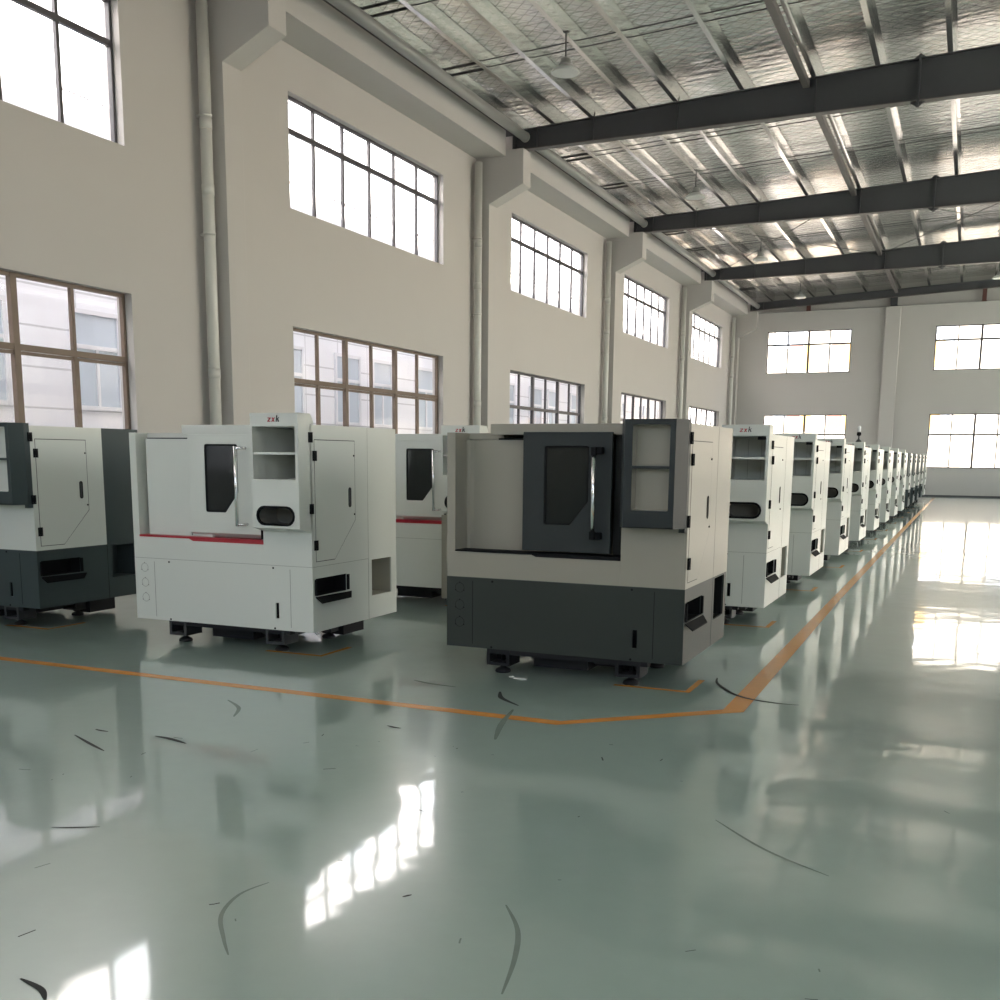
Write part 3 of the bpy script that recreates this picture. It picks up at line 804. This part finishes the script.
# ------------------------------------------------------------------ outside
b = MB(); b.box(-60, 60, -50, 110, -.5, -.3, 'asphalt'); struct(b.build('ground'))
def ext_building(name, lab, plane, side, a0, a1, h, cols, rows, wmat, color_panels=False):
    """neighbouring block whose facade faces the hall; side 'yz' (left) or 'xz' (back)"""
    loc = (plane, (a0+a1)/2, -.3) if side == 'yz' else ((a0+a1)/2, plane, -.3)
    r = empty(name, loc); o = tuple(-c for c in loc); f = AX[side]
    sgn = -1 if side == 'yz' else 1
    b = MB(o)
    if side == 'yz': b.box(plane-8, plane, a0, a1, -.3, h, wmat)
    else: b.box(a0, a1, plane, plane+8, -.3, h, wmat)
    b.build('facade', r)
    for zc, zh in rows:
        for ac, aw in cols:
            w = MB(o)
            def bx(p0, p1, q0, q1, d0, d1, m):
                c = (f(p0, q0, plane - sgn*d0), f(p1, q1, plane - sgn*d1))
                w.box(*[v for i in range(3) for v in sorted((c[0][i], c[1][i]))], m)
            e = .07
            bx(ac-aw+e, ac+aw-e, zc-zh, zc-zh+e, .001, .045, 'ext_frame'); bx(ac-aw+e, ac+aw-e, zc+zh-e, zc+zh, .001, .045, 'ext_frame')
            bx(ac-aw, ac-aw+e, zc-zh, zc+zh, .001, .05, 'ext_frame'); bx(ac+aw-e, ac+aw, zc-zh, zc+zh, .001, .05, 'ext_frame')
            bx(ac-.03, ac+.03, zc-zh+e, zc+zh*.22, .001, .042, 'ext_frame'); bx(ac-aw+e, ac+aw-e, zc+zh*.22, zc+zh*.22+.07, .001, .04, 'ext_frame')
            wo = w.build('window_frame', r)
            w = MB(o)
            bx(ac-aw+e, ac+aw-e, zc-zh+e, zc+zh-e, -.004, .012, 'ext_glass'); w.build('window_pane', wo)
    if color_panels:
        for ac, aw, z0, z1, m in color_panels:
            w = MB(o)
            c = (f(ac-aw, z0, plane - sgn*.0), f(ac+aw, z1, plane - sgn*.06))
            w.box(*[v for i in range(3) for v in sorted((c[0][i], c[1][i]))], m); w.build('colour_panel', r)
    return tag(r, lab, 'building')
PL = -13.4
cols = []
y = 6.0
while y < 74:
    cols += [(y, .55), (y + 1.6, .5)]; y += 3.9
ext_building('neighbour_building', 'white tiled building with bluish windows, seen outside the side windows', PL, 'yz', -4, 62, 12, cols, [(3.0, .8), (5.6, .8), (7.9, .8), (10.6, .8)], 'ext_wall')
cols = [(x, .8) for x in range(-10, 28, 4)]
pan = []
for i in range(9):
    x = -10.0 + 2.3*i
    if i in (4, 5, 7): continue
    for z0, z1 in ((3.2, 4.3), (6.6, 8.0), (10.2, 11.6)): pan += [(x+.37, .37, z0, z1, 'ext_red'), (x+1.1, .26, z0, z1, 'ext_yellow')]
ext_building('factory_building', 'cream building with yellow and red panels, seen outside the back windows', 64, 'xz', -12, 30, 16, cols, [(4.4, .6), (8.4, .6), (12.4, .6)], 'ext_cream', pan)

# ------------------------------------------------------------------ light
w = bpy.data.worlds.new('World'); SC.world = w; w.use_nodes = True
N, L = w.node_tree.nodes, w.node_tree.links
bg = N['Background']
sky = N.new('ShaderNodeTexSky'); sky.sky_type = 'NISHITA'; sky.sun_disc = False
sky.sun_elevation = math.radians(32); sky.sun_rotation = math.radians(75); sky.altitude = 50
sky.air_density = 1; sky.dust_density = 1.5; sky.ozone_density = 1
hz = N.new('ShaderNodeMix'); hz.data_type = 'RGBA'; hz.inputs['Factor'].default_value = .8
hz.inputs['B'].default_value = (.94, .965, 1.0, 1)
L.new(sky.outputs['Color'], hz.inputs['A']); L.new(hz.outputs['Result'], bg.inputs['Color']); bg.inputs['Strength'].default_value = 2.3

def sun(el, az, e, col, ang):
    l = bpy.data.lights.new('sun', 'SUN'); l.energy = e; l.color = col; l.angle = math.radians(ang)
    o = bpy.data.objects.new('sun', l); COL.objects.link(o)
    d = Vector((math.cos(math.radians(el))*math.sin(math.radians(az)), math.cos(math.radians(el))*math.cos(math.radians(az)), math.sin(math.radians(el))))
    o.rotation_euler = d.to_track_quat('Z', 'Y').to_euler(); o.location = d*60
sun(36, 110, 40, (1, .88, .76), 2.5)

def portal(loc, rot, sx, sy):
    l = bpy.data.lights.new('window_daylight', 'AREA'); l.shape = 'RECTANGLE'; l.size = sx; l.size_y = sy
    l.cycles.is_portal = True
    o = bpy.data.objects.new('window_daylight', l); COL.objects.link(o); o.location = loc; o.rotation_euler = rot
H = math.pi/2
for z0, z1 in (RLO, RUP): portal((XR+.3, 29.9, (z0+z1)/2), (0, H, 0), z1-z0, 37)
for z0, z1 in (LO, UP): portal((XW-.3, 22.4, (z0+z1)/2), (0, -H, 0), z1-z0, 52)
portal((3.3, YF-.3, 4.3), (H, 0, 0), 26, 7)
for z0, z1 in (BLO, BUP): portal((3.5, YB+.3, (z0+z1)/2), (-H, 0, 0), 25, z1-z0)

# ------------------------------------------------------------------ camera
f, cy, ya, pi_, ro = 1056.17, 636.76, .412722, -.168438, .0098079
fw = Vector((-math.sin(ya)*math.cos(pi_), math.cos(ya)*math.cos(pi_), math.sin(pi_)))
rt = Vector((math.cos(ya), math.sin(ya), 0)); up = rt.cross(fw)
r2 = rt*math.cos(ro) + up*math.sin(ro); u2 = -rt*math.sin(ro) + up*math.cos(ro)
cam = bpy.data.cameras.new('camera'); co = bpy.data.objects.new('camera', cam); COL.objects.link(co)
co.matrix_world = Matrix(((r2.x, u2.x, -fw.x, 0), (r2.y, u2.y, -fw.y, 0), (r2.z, u2.z, -fw.z, 1.5), (0, 0, 0, 1)))
cam.sensor_width = 36; cam.lens = f/1000*36; cam.shift_y = (cy-500)/1000; cam.clip_end = 300; cam.clip_start = .05
SC.camera = co
SC.view_settings.view_transform = 'Standard'; SC.view_settings.look = 'None'; SC.view_settings.gamma = 1
SC.view_settings.exposure = .27
SC.cycles.max_bounces = 10; SC.cycles.diffuse_bounces = 6; SC.cycles.glossy_bounces = 5; SC.cycles.transparent_max_bounces = 12
SC.cycles.sample_clamp_indirect = 6
